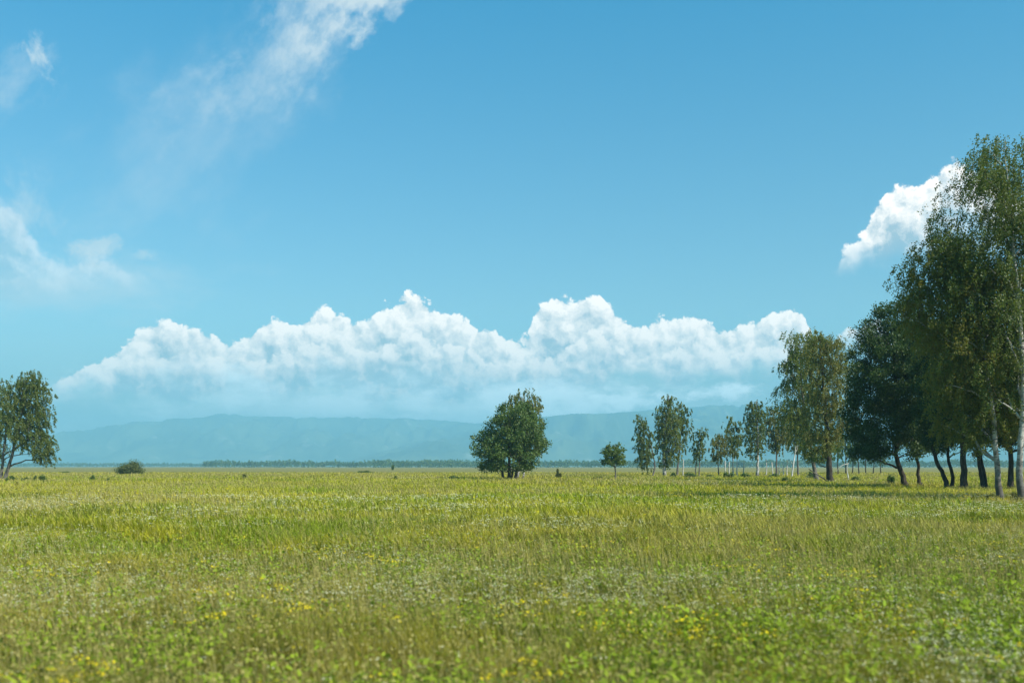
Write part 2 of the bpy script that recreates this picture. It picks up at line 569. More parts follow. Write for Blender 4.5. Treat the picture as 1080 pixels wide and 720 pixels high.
def bark_plain(name, a, b, sc=6.0):
    m, T = material(name)
    tc = T.n('ShaderNodeTexCoord')
    nz = T.noise(T.vm('MULTIPLY', tc.outputs['Object'], (1.0, 1.0, 0.22)), sc, 5.0, 0.65)
    c = T.mix(T.ramp(nz.outputs[0], 0.35, 0.68), a, b)
    bp = T.n('ShaderNodeBump')
    bp.inputs['Strength'].default_value = 0.9
    bp.inputs['Distance'].default_value = 0.06
    T.put(bp.inputs['Height'], nz.outputs[0])
    surf(T, m, principled(T, c, 0.9, 0.1, bp.outputs[0]))
    return m


def leaf(name, a, b, c3, transl=0.30, clump=0.5):
    """three leaf greens: mixed leaf by leaf and spray by spray"""
    m, T = material(name)
    geo = T.n('ShaderNodeNewGeometry')
    oi = T.n('ShaderNodeObjectInfo')
    nz = T.noise(geo.outputs['Position'], clump, 3.0, 0.6)
    c = T.mix(T.ramp(nz.outputs[0], 0.36, 0.64), a, b)
    c = T.mix(T.ramp(geo.outputs['Random Per Island'], 0.55, 1.0, 0.0, 0.85, smooth=False), c, c3)
    d = principled(T, c, 0.55, 0.35)
    tr = T.n('ShaderNodeBsdfTranslucent')
    T.put(tr.inputs[0], T.mix(0.6, c, T.mix(1.0, c, (1.5, 1.6, 0.5, 1), 'MULTIPLY')))
    ms = T.n('ShaderNodeMixShader')
    ms.inputs[0].default_value = transl
    T.put(ms.inputs[1], d)
    T.put(ms.inputs[2], tr.outputs[0])
    surf(T, m, ms.outputs[0])
    return m


M_BIRCH = bark_birch('birch_bark', 0.0)
M_BIRCH_ROUGH_SHADED = bark_birch('rough_shaded_birch_bark', 3.2)  # taller dark foot: rough bark plus shade of the lower trunk, painted in
M_OAK = bark_plain('oak_bark', (0.030, 0.024, 0.018, 1), (0.085, 0.070, 0.055, 1))
M_GREY = bark_plain('grey_bark', (0.09, 0.08, 0.065, 1), (0.20, 0.18, 0.15, 1), 4.0)
M_DEAD = bark_plain('bare_dead_wood', (0.42, 0.40, 0.36, 1), (0.70, 0.67, 0.60, 1), 3.0)
M_TWIG = bark_plain('twig_bark', (0.05, 0.038, 0.03, 1), (0.11, 0.085, 0.07, 1), 5.0)
L_BIRCH = leaf('birch_leaves', (0.110, 0.160, 0.028, 1), (0.165, 0.190, 0.038, 1), (0.21, 0.20, 0.045, 1), 0.36)
L_BIRCH_BROWN = leaf('browning_birch_leaves', (0.130, 0.160, 0.030, 1), (0.190, 0.185, 0.040, 1), (0.24, 0.195, 0.050, 1), 0.36)
L_BIRCH_DARK = leaf('dark_birch_leaves', (0.085, 0.130, 0.026, 1), (0.125, 0.160, 0.034, 1), (0.175, 0.175, 0.042, 1), 0.34)
L_OAK = leaf('oak_leaves', (0.034, 0.066, 0.012, 1), (0.056, 0.096, 0.017, 1), (0.095, 0.135, 0.028, 1), 0.25)
L_OAK_MID = leaf('maple_leaves', (0.060, 0.112, 0.020, 1), (0.090, 0.145, 0.026, 1), (0.135, 0.170, 0.036, 1), 0.28)
L_FRESH = leaf('fresh_leaves', (0.075, 0.125, 0.022, 1), (0.105, 0.155, 0.028, 1), (0.14, 0.18, 0.04, 1), 0.32, 1.2)
L_SHRUB = leaf('shrub_leaves', (0.075, 0.100, 0.020, 1), (0.110, 0.130, 0.028, 1), (0.16, 0.16, 0.04, 1), 0.25, 1.2)


# ------------------------------------------------------------------ trees
def dist_of(y_base):
    """distance of a ground point seen at photo row y_base"""
    return EYE * FOC / (y_base - HORIZON)


def wx(x, D):
    return (x - MID) / FOC * D


def wz(y, D):
    return EYE + (HORIZON - y) / FOC * D


def bez(p0, p1, p2, n):
    t = np.linspace(0, 1, n)[:, None]
    return (1 - t) ** 2 * p0 + 2 * t * (1 - t) * p1 + t ** 2 * p2


def leaves_into(mb, P, size, rng, mat=0, droop=0.0, aspect=0.62, tip=None):
    """one rhombic, slightly folded leaf (or leaf spray) at every point of P"""
    n = len(P)
    size = size * rng.uniform(0.7, 1.35, n)
    d = rng.normal(size=(n, 3))
    d[:, 2] -= droop
    d /= np.linalg.norm(d, axis=1)[:, None]
    s = np.cross(d, rng.normal(size=(n, 3)))
    s /= np.linalg.norm(s, axis=1)[:, None] + 1e-9
    L = d * size[:, None] * 0.5
    S = s * (size * aspect * 0.5)[:, None]
    V = np.stack([P - L, P + S - L * 0.15, P + L, P - S - L * 0.15], axis=1)
    F = np.arange(n * 4).reshape(n, 4)
    mb.add(V.reshape(-1, 3), F, mat)


def tree(name, label, cat, base, rows, leafm, barkm, style='birch', stems=None, seed=0, cover=2.6, D=None,
         depth=0.95, nl=10, clear=None, leaf_px=1.35, group=None, trunk_r=None, spread=None, nclus=None, twigs=True,
         weave=0.3, open_=0.0, back=0.0):
    """base: photo point of the foot; rows: (photo y, left x, right x) outline of the crown;
    stems: list of trunk polylines in photo points, foot first."""
    rng = np.random.default_rng(seed)
    D = D or dist_of(base[1])
    bx = wx(base[0], D)
    root = empty(name, (bx, D, 0.0), label, cat, group)
    rows = sorted(rows, key=lambda r: -r[0])
    z = np.array([wz(r[0], D) for r in rows])
    xl = np.array([wx(r[1], D) for r in rows]) - bx
    xr = np.array([wx(r[2], D) for r in rows]) - bx
    zt, zb = z[-1], z[0]
    top_c = np.array([(xl[-1] + xr[-1]) / 2, 0, zt])
    wmax = (xr - xl).max()
    hgt = zt

    # ---- trunks
    if stems is None:
        stems = [[(base[0], base[1]), (base[0] + rng.normal() * 1.0, (base[1] + rows[0][0]) / 2)]]
    trunk_r = trunk_r or max(0.10, hgt * 0.0135)
    axes = []
    for si, st in enumerate(stems):
        pts = [np.array([wx(p[0], D) - bx, (p[2] if len(p) > 2 else 0.0) + si * 0.5 * (1 if si % 2 else -1) * (si > 0),
                         wz(p[1], D)]) for p in st]
        pts[0][2] = -0.15
        if pts[-1][2] < zt - 0.12 * hgt:
            frac = rng.uniform(-0.15, 0.15) if si else 0.0
            pts.append(np.array([pts[-1][0] * 0.45 + (top_c[0] + frac * wmax) * 0.55, rng.normal() * 0.3,
                                 pts[-1][2] * 0.5 + zt * 0.5]))
            pts.append(np.array([top_c[0] + frac * wmax, rng.normal() * 0.3, zt - (0.02 if si == 0 else 0.18) * hgt]))
        pts = np.array(pts)
        zz = np.linspace(0, len(pts) - 1, 22)
        poly = np.stack([np.interp(zz, np.arange(len(pts)), pts[:, k]) for k in range(3)], axis=1)
        for _ in range(2):
            poly[1:-1] = poly[1:-1] * 0.5 + (poly[:-2] + poly[2:]) * 0.25
        poly[1:-1, :2] += rng.normal(size=(20, 2)) * trunk_r * 0.16
        rr0 = trunk_r * (1.0 if si == 0 else rng.uniform(0.6, 0.9))
        u = np.clip(poly[:, 2] / max(poly[-1, 2], 1e-3), 0, 1)
        rad = rr0 * (0.10 + 0.90 * (1 - u) ** 0.85) * (1 + 0.45 * np.exp(-u * 22))
        t = MB()
        t.tube(poly, rad, 10 if D < 130 else 7)
        axes.append((poly, rad, t.build('trunk', barkm, root, smooth=True)))

    # ---- foliage clusters inside the outline
    vol_w = xr - xl
    proj = float(((vol_w[1:] + vol_w[:-1]) * np.diff(z)).sum() / 2)
    ncl = nclus or int(np.clip(proj * (1.5 if style == 'oak' else 2.2), 26, 230))
    ph = rng.uniform(0, 6.28, 8)
    cr0 = (0.60 if style == 'oak' else 0.52) * (proj * wmax * 0.62 / ncl) ** (1 / 3)
    zt_in = zt - 0.55 * cr0
    zb_in = zb + (0.55 if style == 'oak' else 0.45) * cr0

    def cand(n):
        zz = zb_in + (zt_in - zb_in) * rng.uniform(0, 1, n * 4)
        w = np.interp(zz, z, vol_w)
        keep = rng.uniform(0, 1, n * 4) < (w / wmax) ** 1.3
        zz = zz[keep][:n]
        th = rng.uniform(0, 2 * np.pi, len(zz))
        r = rng.uniform(0, 1, len(zz)) ** 0.42
        lob = 1 + 0.16 * np.sin(th * 2 + zz * 5.2 / hgt * 2 + ph[0]) + 0.12 * np.sin(th * 3 - zz * 17 / hgt + ph[1])
        r = r * np.minimum(lob, 1.10) * 0.90
        L, R = np.interp(zz, z, xl), np.interp(zz, z, xr)
        hw = (R - L) / 2
        hw = np.maximum(hw - 0.25 * cr0, 0.4 * hw)
        return np.stack([(L + R) / 2 + r * np.cos(th) * hw, r * np.sin(th) * np.maximum(hw, 0.3 * wmax / 2) * depth, zz], axis=1)

    C = cand(4)[:1]
    while len(C) < ncl:
        q = cand(14)
        if len(q) == 0:
            continue
        dd = np.linalg.norm((q[:, None] - C[None]) * np.array([1, 1, 0.9]), axis=2).min(axis=1)
        C = np.concatenate([C, q[[dd.argmax()]]])
    C[:, 1] += back
    if open_ > 0:
        gap = fbm(C[:, 0] / (0.22 * wmax) + 50, C[:, 2] / (0.20 * wmax) + 50, seed + 77, 2)
        C = C[gap > np.quantile(gap, open_)]

    # ---- limbs to a spread of far clusters
    T_ = [int(np.argmax(C[:, 2]))]
    for _ in range(nl - 1):
        dd = np.min(np.linalg.norm(C[:, None] - C[T_][None], axis=2), axis=1)
        T_.append(int(dd.argmax()))
    nodes, nrad = [], []
    for poly, rad, _ in axes:
        ok = poly[:, 2] > (clear if clear is not None else zb * 0.75)
        nodes += list(poly[ok])
        nrad += list(rad[ok])
    rise = 0.75 if style == 'birch' else 0.38
    for ti in T_:
        c = C[ti]
        best = min(axes, key=lambda a: np.abs(a[0][-6:, 0] - c[0]).mean() + rng.uniform(0, wmax * 0.2))
        ax, rad, tobj = best
        hd = np.linalg.norm(ax[:, :2] - c[:2], axis=1)
        zs = np.clip(c[2] - rise * hd.min() - 0.04 * hgt, max(zb * 0.85, 0.12 * hgt), zt * 0.93)
        k = int(np.abs(ax[:, 2] - zs).argmin())
        p0 = ax[k]
        mid = (p0 + c) / 2
        mid[2] = mid[2] + (0.16 if style == 'birch' else -0.06) * np.linalg.norm(c - p0)
        mid[:2] += rng.normal(size=2) * 0.08 * np.linalg.norm(c - p0)
        pts = bez(p0, mid, c, 9)
        pts[1:-1] += rng.normal(size=(7, 3)) * 0.022 * np.linalg.norm(c - p0)
        r0 = min(rad[k] * 0.62, trunk_r * 0.5)
        rr = np.linspace(r0, 0.02 + 0.02 * trunk_r, 9)
        lm = MB()
        lm.tube(pts, rr, 6 if D < 130 else 4)
        lm.build('limb', barkm, tobj, smooth=True)
        nodes += list(pts[2:])
        nrad += list(rr[2:])
    nodes, nrad = np.array(nodes), np.array(nrad)

    # ---- crown: twigs plus leaves
    crown = MB()
    for c in C:
        dv = c - nodes
        cost = np.linalg.norm(dv, axis=1) + np.maximum(0, -dv[:, 2]) * 1.2
        k = int(cost.argmin())
        if cost[k] < 0.15 or not twigs:
            continue
        p0 = nodes[k]
        mid = (p0 + c) / 2 + np.array([0, 0, 0.12 * cost[k]]) + rng.normal(size=3) * 0.06 * cost[k]
        crown.tube(bez(p0, mid, c, 5), np.linspace(min(nrad[k] * 0.6, 0.05 + 0.0002 * D), 0.012 + 0.00006 * D, 5), 3, 1)

    lsz = max(0.085, leaf_px * D / FOC) * (1.15 if style == 'birch' else 1.5)
    area = 0.5 * lsz * lsz * 0.62 * 0.62
    nleaf = int(np.clip(cover * (1.35 if style == 'oak' else 1.5) * proj / area, 2500, 110000))
    cr = (0.60 if style == 'oak' else 0.52) * (proj * wmax * 0.62 / len(C)) ** (1 / 3) * (spread or 1.0)
    per = rng.dirichlet(np.full(len(C), 5.0)) * nleaf
    pts = []
    for c, npc in zip(C, per.astype(int)):
        if npc < 3:
            continue
        if style == 'oak':
            q = rng.normal(size=(npc, 3))
            q /= np.linalg.norm(q, axis=1)[:, None]
            q *= (rng.uniform(0, 1, npc) ** 0.45)[:, None]
            q *= np.array([1.15, 1.15, 0.95]) * cr * rng.uniform(0.75, 1.25)
            # sub-sprays: pull the leaves towards a few centres so that light gets between
            sub = rng.normal(size=(9, 3)) * np.array([1.0, 1.0, 0.8]) * cr * 0.7
            j = rng.integers(0, 9, npc)
            q = q * (1 - weave) + (sub[j] + rng.normal(size=(npc, 3)) * cr * 0.22) * weave * 1.35
            pts.append(c + q)
        else:
            ns = max(4, npc // 26)
            s0 = np.clip(rng.normal(size=(ns, 3)), -1.7, 1.7) * np.array([0.85, 0.85, 0.55]) * cr
            out = s0[:, :2] + (c[:2] - np.array([np.interp(c[2], axes[0][0][:, 2], axes[0][0][:, 0]), 0]))[None] * 0.12
            ln = rng.uniform(0.5, 1.9, ns) * cr * 1.15
            j = rng.integers(0, ns, npc)
            t = rng.uniform(0, 1, npc) ** 0.8
            q = s0[j].copy()
            q[:, :2] += out[j] * (t * 0.25)[:, None]
            q[:, 2] += 0.35 * cr - t * ln[j]
            q += rng.normal(size=(npc, 3)) * np.array([0.10, 0.10, 0.06]) * (0.55 + cr * 0.6)
            pts.append(c + q)
    P = np.concatenate(pts)
    P[:, 2] = np.maximum(P[:, 2], 0.25)
    leaves_into(crown, P, lsz, rng, 0, droop=0.9 if style == 'birch' else 0.2)
    crown.build('crown', [leafm, M_TWIG], root)
    return root


def shrub(name, label, cat, x, y, w, h, leafm=None, D=None, seed=0, group=None, lobes=1, n=1800, leaf_px=1.2):
    """low bush: x, y foot in photo pixels, w and h in photo pixels"""
    rng = np.random.default_rng(seed)
    D = D or dist_of(y)
    W_, H_ = 1.1 * w / FOC * D, 1.2 * h / FOC * D
    root = empty(name, (wx(x, D), D, 0), label, cat, group)
    st = MB()
    cents = []
    lobe = [(rng.uniform(-0.33, 0.33), rng.uniform(0.5, 1.0)) for _ in range(lobes + 1)]
    for k in range(lobes * 9):
        lx_, lh_ = lobe[k % len(lobe)]
        a, r = rng.uniform(0, 6.28), rng.uniform(0, 1) ** 0.6
        cx = (lx_ + r * math.cos(a) * 0.20) * W_
        cy = r * math.sin(a) * 0.30 * W_
        cz = H_ * lh_ * rng.uniform(0.25, 0.95) * (1 - 0.5 * r * r)
        cents.append((cx, cy, cz))
        p0 = np.array([cx * 0.15, cy * 0.15, -0.05])
        c = np.array([cx, cy, cz])
        st.tube(bez(p0, (p0 + c) / 2 + np.array([0, 0, 0.1 * H_]), c, 5), np.linspace(0.03 + 0.02 * H_, 0.01, 5), 4)
    st.build('stem', M_TWIG, root, smooth=True)
    lf = MB()
    sz = max(0.07, leaf_px * D / FOC)
    c = np.array(cents)[rng.integers(0, len(cents), n)]
    q = rng.normal(size=(n, 3)) * np.array([0.09 * W_, 0.10 * W_, 0.13 * H_])
    P = c + q
    P[:, 2] = np.abs(P[:, 2])
    leaves_into(lf, P, sz, rng, 0)
    lf.build('foliage', leafm or L_SHRUB, root)
    return root


# ---- far left pair
tree('birch_tree', 'dark birch leaning right at the left end, its lowest twigs hanging over the plain', 'tree', (4, 507),
     [(391, 27, 44), (400, 16, 49), (415, 6, 52), (430, 4, 52), (445, 4, 50), (458, 6, 55), (468, 16, 59), (478, 30, 60), (487, 50, 60)],
     L_BIRCH_DARK, M_GREY, seed=11, nl=12, cover=2.5, clear=3.5,
     stems=[[(4, 507), (10, 490), (15, 470), (22, 440), (30, 410)], [(-1, 507), (1, 490), (3, 468), (8, 440)]], trunk_r=0.30)
tree('birch_tree', 'dark birch cut off by the left edge of the photo, behind the leaning birch', 'tree', (-14, 506),
     [(398, -30, 8), (412, -42, 14), (435, -50, 12), (455, -50, 8), (472, -45, 10), (484, -30, 6)],
     L_BIRCH_DARK, M_GREY, seed=12, nl=9, cover=2.3, clear=3.5, stems=[[(-14, 506), (-12, 480), (-10, 440)]])

# ---- middle of the meadow
tree('oak_tree', 'large round dark green tree on several trunks, alone in the middle of the meadow', 'tree', (537, 506),
     [(425, 530, 560), (434, 520, 568), (443, 511, 574), (452, 504, 577), (462, 499, 579), (472, 497, 579), (482, 499, 575), (491, 500, 571), (497, 502, 560)],
     L_OAK_MID, M_OAK, style='oak', seed=25, nl=14, cover=3.0, open_=0.03, clear=1.2, D=181, nclus=165, leaf_px=1.35,
     stems=[[(537, 506), (537, 490), (536, 465)], [(531, 506), (528, 492), (520, 470)], [(543, 506), (546, 490), (552, 468)],
            [(540, 506), (541, 490), (544, 460)]], trunk_r=0.30)
tree('birch_tree', 'pale olive birch top rising out of the back of the round dark tree', 'tree', (546, 505),
     [(411, 547, 558), (418, 539, 566), (427, 531, 573), (438, 527, 575), (450, 526, 573), (465, 526, 572), (480, 530, 570)],
     L_BIRCH_BROWN, M_BIRCH, seed=22, nl=8, cover=2.2, clear=3.0, D=189, stems=[[(546, 505), (548, 480), (551, 450)], [(551, 505), (555, 480), (562, 440)]])
tree('young_tree', 'small round bright green tree on a single thin trunk', 'tree', (649, 506),
     [(467, 644, 652), (472, 637, 658), (479, 633, 662), (486, 632, 663), (491, 635, 661)],
     L_FRESH, M_GREY, style='oak', seed=23, nl=7, cover=2.7, clear=1.6, D=181, nclus=46, trunk_r=0.16,
     stems=[[(649, 506), (649, 496), (648, 485)]])

# ---- birch row right of the middle
tree('birch_tree', 'slim birch leaning left, leftmost of the birch row, its twigs nearly touching the grass', 'tree', (688, 503),
     [(437, 669, 678), (448, 669, 685), (460, 670, 690), (472, 670, 691), (484, 670, 690), (492, 675, 684), (497, 676, 681)],
     L_BIRCH_DARK, M_GREY, seed=31, nl=7, cover=2.3, clear=2.0, D=228, stems=[[(688, 503), (691, 491), (686, 465), (677, 442)]])
tree('birch_tree', 'tallest birch of the left clump with an olive crown and a pale trunk side', 'tree', (701, 502),
     [(415, 703, 708), (424, 697, 713), (434, 692, 717), (447, 690, 719), (460, 690, 720), (474, 692, 719), (486, 694, 714), (492, 698, 708)],
     L_BIRCH, M_BIRCH, seed=32, nl=9, cover=2.5, clear=2.0, D=238, stems=[[(701, 502), (700, 480), (701, 450)]], trunk_r=0.42)
tree('birch_tree', 'thin birch with a gappy crown just right of the tallest one in the left clump', 'tree', (714, 502),
     [(424, 715, 720), (432, 716, 728), (445, 714, 729), (458, 716, 728), (470, 719, 727), (480, 721, 725)],
     L_BIRCH_DARK, M_GREY, seed=33, nl=6, cover=1.6, clear=4.0, D=245, stems=[[(714, 502), (716, 480), (719, 450)]], nclus=30)
tree('birch_tree', 'small slender birch standing alone in the gap of the birch row', 'tree', (737, 503),
     [(449, 736, 742), (457, 732, 745), (468, 730, 746), (478, 731, 744), (488, 733, 740)],
     L_BIRCH_DARK, M_GREY, seed=34, nl=6, cover=1.9, clear=3.0, D=228, stems=[[(737, 503), (738, 485), (738, 465)], [(734, 503), (734, 494)]], nclus=30)
tree('birch_tree', 'lowest birch of the row, brownish and round, left of the pale poles', 'tree', (758, 502),
     [(455, 755, 762), (463, 751, 768), (473, 749, 769), (481, 749, 766), (487, 750, 755)],
     L_BIRCH_BROWN, M_GREY, seed=35, nl=6, cover=2.2, clear=4.0, D=250, stems=[[(758, 502), (757, 480)]], nclus=30)
tree('birch_tree', 'bushy olive birch with two pointed tops behind the pale poles', 'tree', (773, 502),
     [(441, 766, 770), (447, 765, 781), (456, 763, 782), (466, 762, 783), (475, 764, 782), (480, 770, 778)],
     L_BIRCH, M_GREY, seed=36, nl=6, cover=2.4, clear=4.0, D=252, stems=[[(773, 502), (773, 480)]], nclus=36)
tree('birch_tree', 'birch with a bright white trunk in the middle of the row', 'tree', (799, 503),
     [(420, 795, 800), (428, 788, 805), (440, 784, 808), (455, 784, 807), (468, 786, 806), (478, 788, 804), (484, 792, 801)],
     L_BIRCH_DARK, M_BIRCH, seed=37, nl=8, cover=2.2, clear=3.0, D=228, stems=[[(799, 503), (799.5, 480), (799, 450)]], trunk_r=0.34)
tree('birch_tree', 'brownish broad birch right of the white trunked birch', 'tree', (819, 502),
     [(427, 811, 817), (436, 808, 826), (446, 805, 832), (458, 805, 834), (468, 808, 830), (477, 812, 824)],
     L_BIRCH_BROWN, M_GREY, seed=38, nl=8, cover=2.4, clear=4.0, D=240, stems=[[(819, 502), (819, 480), (818, 455)]])
tree('birch_tree', 'green birch half hidden behind the tall drooping birch', 'tree', (842, 502),
     [(428, 832, 842), (438, 826, 852), (450, 826, 856), (464, 828, 856), (476, 832, 850)],
     L_BIRCH, M_GREY, seed=39, nl=7, cover=2.3, clear=4.0, D=246, stems=[[(842, 502), (841, 480)]])

# ---- tall loose birches left of the oaks
tree('birch_tree', 'tall airy birch with drooping twigs, left half of the pair before the oaks', 'tree', (862, 507.5),
     [(350, 830, 856), (360, 820, 866), (375, 818, 868), (395, 816, 868), (415, 817, 867), (432, 819, 866), (446, 826, 864), (458, 834, 862), (468, 842, 858)],
     L_BIRCH, M_GREY, seed=46, nl=13, cover=1.75, clear=4.0, D=166, open_=0.14, nclus=150,
     stems=[[(862, 507.5), (858, 490), (852, 455), (845, 410)]])
tree('birch_tree', 'tall airy birch with a thick dark trunk touching the left side of the oaks', 'tree', (876, 509),
     [(348, 862, 867), (358, 852, 893), (372, 848, 898), (390, 848, 900), (410, 848, 900), (430, 848, 900), (450, 850, 896), (465, 848, 892), (476, 850, 885)],
     L_BIRCH_BROWN, M_OAK, seed=42, nl=14, cover=1.9, clear=3.0, D=150, open_=0.10, nclus=160,
     stems=[[(876, 509), (875, 495), (873, 470), (870, 430), (867, 390)]], trunk_r=0.42)
tree('spreading_shrub', 'low dark green spreading shrub around the foot of the thick trunked birch', 'shrub', (872, 508),
     [(455, 862, 882), (465, 850, 884), (473, 842, 886), (482, 842, 884), (489, 847, 878)],
     L_OAK_MID, M_OAK, style='oak', seed=43, nl=8, cover=1.9, clear=1.0, D=158, nclus=50, trunk_r=0.14)

# ---- thin trunks of a farther grove, seen under the birches
grove = [(884, 500.5, 446, 'first'), (892, 500, 440, 'b'), (899, 500.5, 450, 'c'), (906, 500, 438, 'd'), (913, 500.5, 448, 'e'), (921, 500, 444, 'f'), (929, 500.3, 450, 'g')]
for i, (x, y, yt, _) in enumerate(grove):
    tree('grove_tree', ('leftmost', 'second from left', 'third from left', 'middle', 'third from right', 'second from right', 'rightmost')[(0, 1, 2, 3, 4, 5, 6)[i]]
         + ' slim dark tree of the farther grove left of the oaks', 'tree', (x, y),
         [(yt, x - 2, x + 2), (yt + 8, x - 5, x + 5), (yt + 20, x - 6, x + 6), (yt + 32, x - 5, x + 5), (yt + 38, x - 3, x + 3)],
         L_OAK_MID, M_OAK, seed=50 + i, nl=4, cover=2.0, clear=6.0, group='slim trees of the farther grove', nclus=26, D=300 + i * 3,
         stems=[[(x, y), (x + (i % 3 - 1), 485), (x, 465)]], trunk_r=0.17)

# ---- the dark oaks
oaks = [
    ('oak with a curved dark trunk, leftmost of the dark oaks', (955, 514),
     [(318, 934, 952), (328, 922, 968), (345, 910, 978), (362, 898, 984), (380, 888, 988), (402, 885, 990), (425, 886, 988), (448, 887, 985), (466, 892, 978), (480, 898, 970), (488, 905, 940)],
     [[(955, 514), (953, 502), (946, 488), (944, 474), (948, 460), (944, 430)]], L_OAK, 1.0, 0.29, 3.1, 170, 115),
    ('oak on a thin bent trunk, second from the left of the dark oaks', (972, 514.5),
     [(325, 950, 985), (345, 940, 1000), (380, 938, 1008), (420, 940, 1006), (455, 944, 1000), (478, 952, 990)],
     [[(972, 514.5), (968, 502), (969, 490), (965, 478), (970, 450)]], L_OAK, 1.0, 0.19, 2.4, 110, 116),
    ('oak whose trunk leans left under the middle of the dark oaks', (999, 517),
     [(340, 968, 1012), (360, 958, 1022), (395, 958, 1026), (430, 962, 1024), (460, 970, 1016), (480, 976, 1004)],
     [[(999, 517), (998, 506), (991, 493), (984, 480), (984, 455)]], L_OAK, 1.0, 0.23, 2.4, 110, 104),
    ('oak with an upright trunk close beside the leaning trunk', (1004, 517),
     [(350, 985, 1030), (380, 980, 1040), (420, 980, 1042), (455, 985, 1036), (478, 990, 1025)],
     [[(1004, 517), (1005, 500), (1000, 486), (999, 474), (1003, 450)]], L_OAK, 1.0, 0.19, 2.2, 90, 106),
    ('oak with the thickest straight dark trunk', (1016, 518),
     [(335, 995, 1040), (360, 985, 1055), (400, 984, 1060), (440, 986, 1058), (466, 992, 1048)],
     [[(1016, 518), (1017, 495), (1015, 465)]], L_OAK, 1.0, 0.34, 2.3, 110, 100),
    ('oak on two close leaning trunks behind the foreground birch', (1038, 517),
     [(345, 1010, 1065), (375, 1006, 1078), (415, 1005, 1082), (450, 1010, 1076), (474, 1018, 1060)],
     [[(1038, 517), (1035, 500), (1031, 480), (1032, 450)], [(1043, 516), (1041, 500), (1036, 478), (1040, 450)]], L_OAK, 1.0, 0.22, 2.3, 110, 102),
    ('oak with a straight dark trunk right of the foreground birch trunk', (1066, 518),
     [(340, 1040, 1098), (370, 1035, 1112), (410, 1034, 1118), (448, 1040, 1112), (470, 1048, 1096)],
     [[(1066, 518), (1066, 495), (1065, 460)]], L_OAK, 1.0, 0.28, 2.2, 100, 99),
]
for i, (lab, base, rows, stems, lf, dp, tr, cov, nc, D) in enumerate(oaks):
    tree('oak_tree', lab, 'tree', base, rows, lf, M_OAK, style='oak', seed=60 + i, nl=13, cover=cov, clear=3.0,
         stems=stems, trunk_r=tr, nclus=nc, D=D, depth=dp)
tree('oak_tree', 'oak outside the right edge whose branches reach into the photo', 'tree', (1130, 519),
     [(320, 1100, 1160), (360, 1085, 1185), (410, 1080, 1190), (450, 1085, 1180), (472, 1095, 1160)],
     L_OAK, M_OAK, style='oak', seed=70, nl=9, cover=2.0, clear=3.0, trunk_r=0.35, nclus=80, D=97)

# ---- the near birches
tree('birch_tree', 'near birch with a white trunk leaning left and an olive crown, before the oaks', 'tree', (1056, 530),
     [(238, 992, 1012), (250, 972, 1030), (264, 962, 1044), (282, 956, 1054), (305, 956, 1062), (330, 964, 1068), (355, 974, 1074), (385, 982, 1078),
      (415, 990, 1080), (440, 998, 1078), (460, 1010, 1070), (476, 1030, 1060)],
     L_BIRCH_BROWN, M_BIRCH_ROUGH_SHADED, seed=81, nl=18, cover=2.1, clear=4.5, D=68.5, nclus=180, leaf_px=1.9, spread=0.9, open_=0.10, back=1.6,
     stems=[[(1056, 530), (1052, 505), (1050, 470), (1047, 430), (1041, 390), (1036, 360), (1030, 330), (1024, 295), (1012, 262)]], trunk_r=0.21)
tree('birch_tree', 'tallest birch, open feathery top with sky gaps at the right edge of the photo', 'tree', (1078, 531),
     [(137, 1052, 1074), (146, 1034, 1090), (160, 1024, 1100), (178, 1016, 1108), (200, 1010, 1114), (225, 1003, 1120), (250, 1000, 1124), (285, 1004, 1128),
      (330, 1012, 1132), (380, 1022, 1132), (420, 1030, 1128), (455, 1045, 1118)],
     L_BIRCH_DARK, M_BIRCH_ROUGH_SHADED, seed=82, nl=20, cover=1.9, clear=5.0, D=67, nclus=170, leaf_px=1.85, spread=0.88, open_=0.18, back=1.2,
     stems=[[(1078, 531), (1075, 505), (1076, 460), (1080, 400), (1076, 330), (1070, 270), (1066, 210)]], trunk_r=0.22)
tree('birch_tree', 'birch standing outside the right edge with only its left twigs in the photo', 'tree', (1135, 531),
     [(170, 1105, 1140), (210, 1085, 1165), (270, 1070, 1180), (340, 1066, 1185), (410, 1072, 1180), (455, 1090, 1165)],
     L_BIRCH_DARK, M_BIRCH_ROUGH_SHADED, seed=83, nl=12, cover=1.3, clear=5.0, D=70, nclus=130, leaf_px=1.6, open_=0.10)

# ------------------------------------------------------------------ poles, dead wood, bushes
poles = [(764.5, 485.5, 502.3, 0.1), (768.5, 487, 502.4, 0.2), (773.2, 483.5, 502.2, 0.0), (777.6, 484.5, 502.2, -0.1), (784, 486, 502.2, 0.15),
         (808.2, 484.5, 502.3, 0.0), (815, 487, 502.2, -0.2), (821.5, 488, 502.0, 0.1), (826.2, 488.5, 502.0, 0.0), (830, 484.5, 502.0, 0.1), (720.5, 484, 502.3, 0.0)]
POLE_LABELS = ['pale pole, leftmost of those right of the slender lone birch', 'short pale pole, second from left in the close set of five',
               'tallest pale pole of the close set, just under the bushy two pointed birch', 'pale pole, fourth of the close set of five',
               'pale pole, rightmost of the close set, left of the white trunked birch', 'pale pole nearest to the right of the white trunked birch',
               'thin pale pole between the white trunked birch and the brownish broad birch', 'shortest pale pole, just right of the brownish broad birch trunk',
               'pale pole, middle one of three right of the brownish broad birch', 'pale pole nearest to the left of the leaning bleached trunk',
               'lone pale pole under the left clump, far left of the other poles']
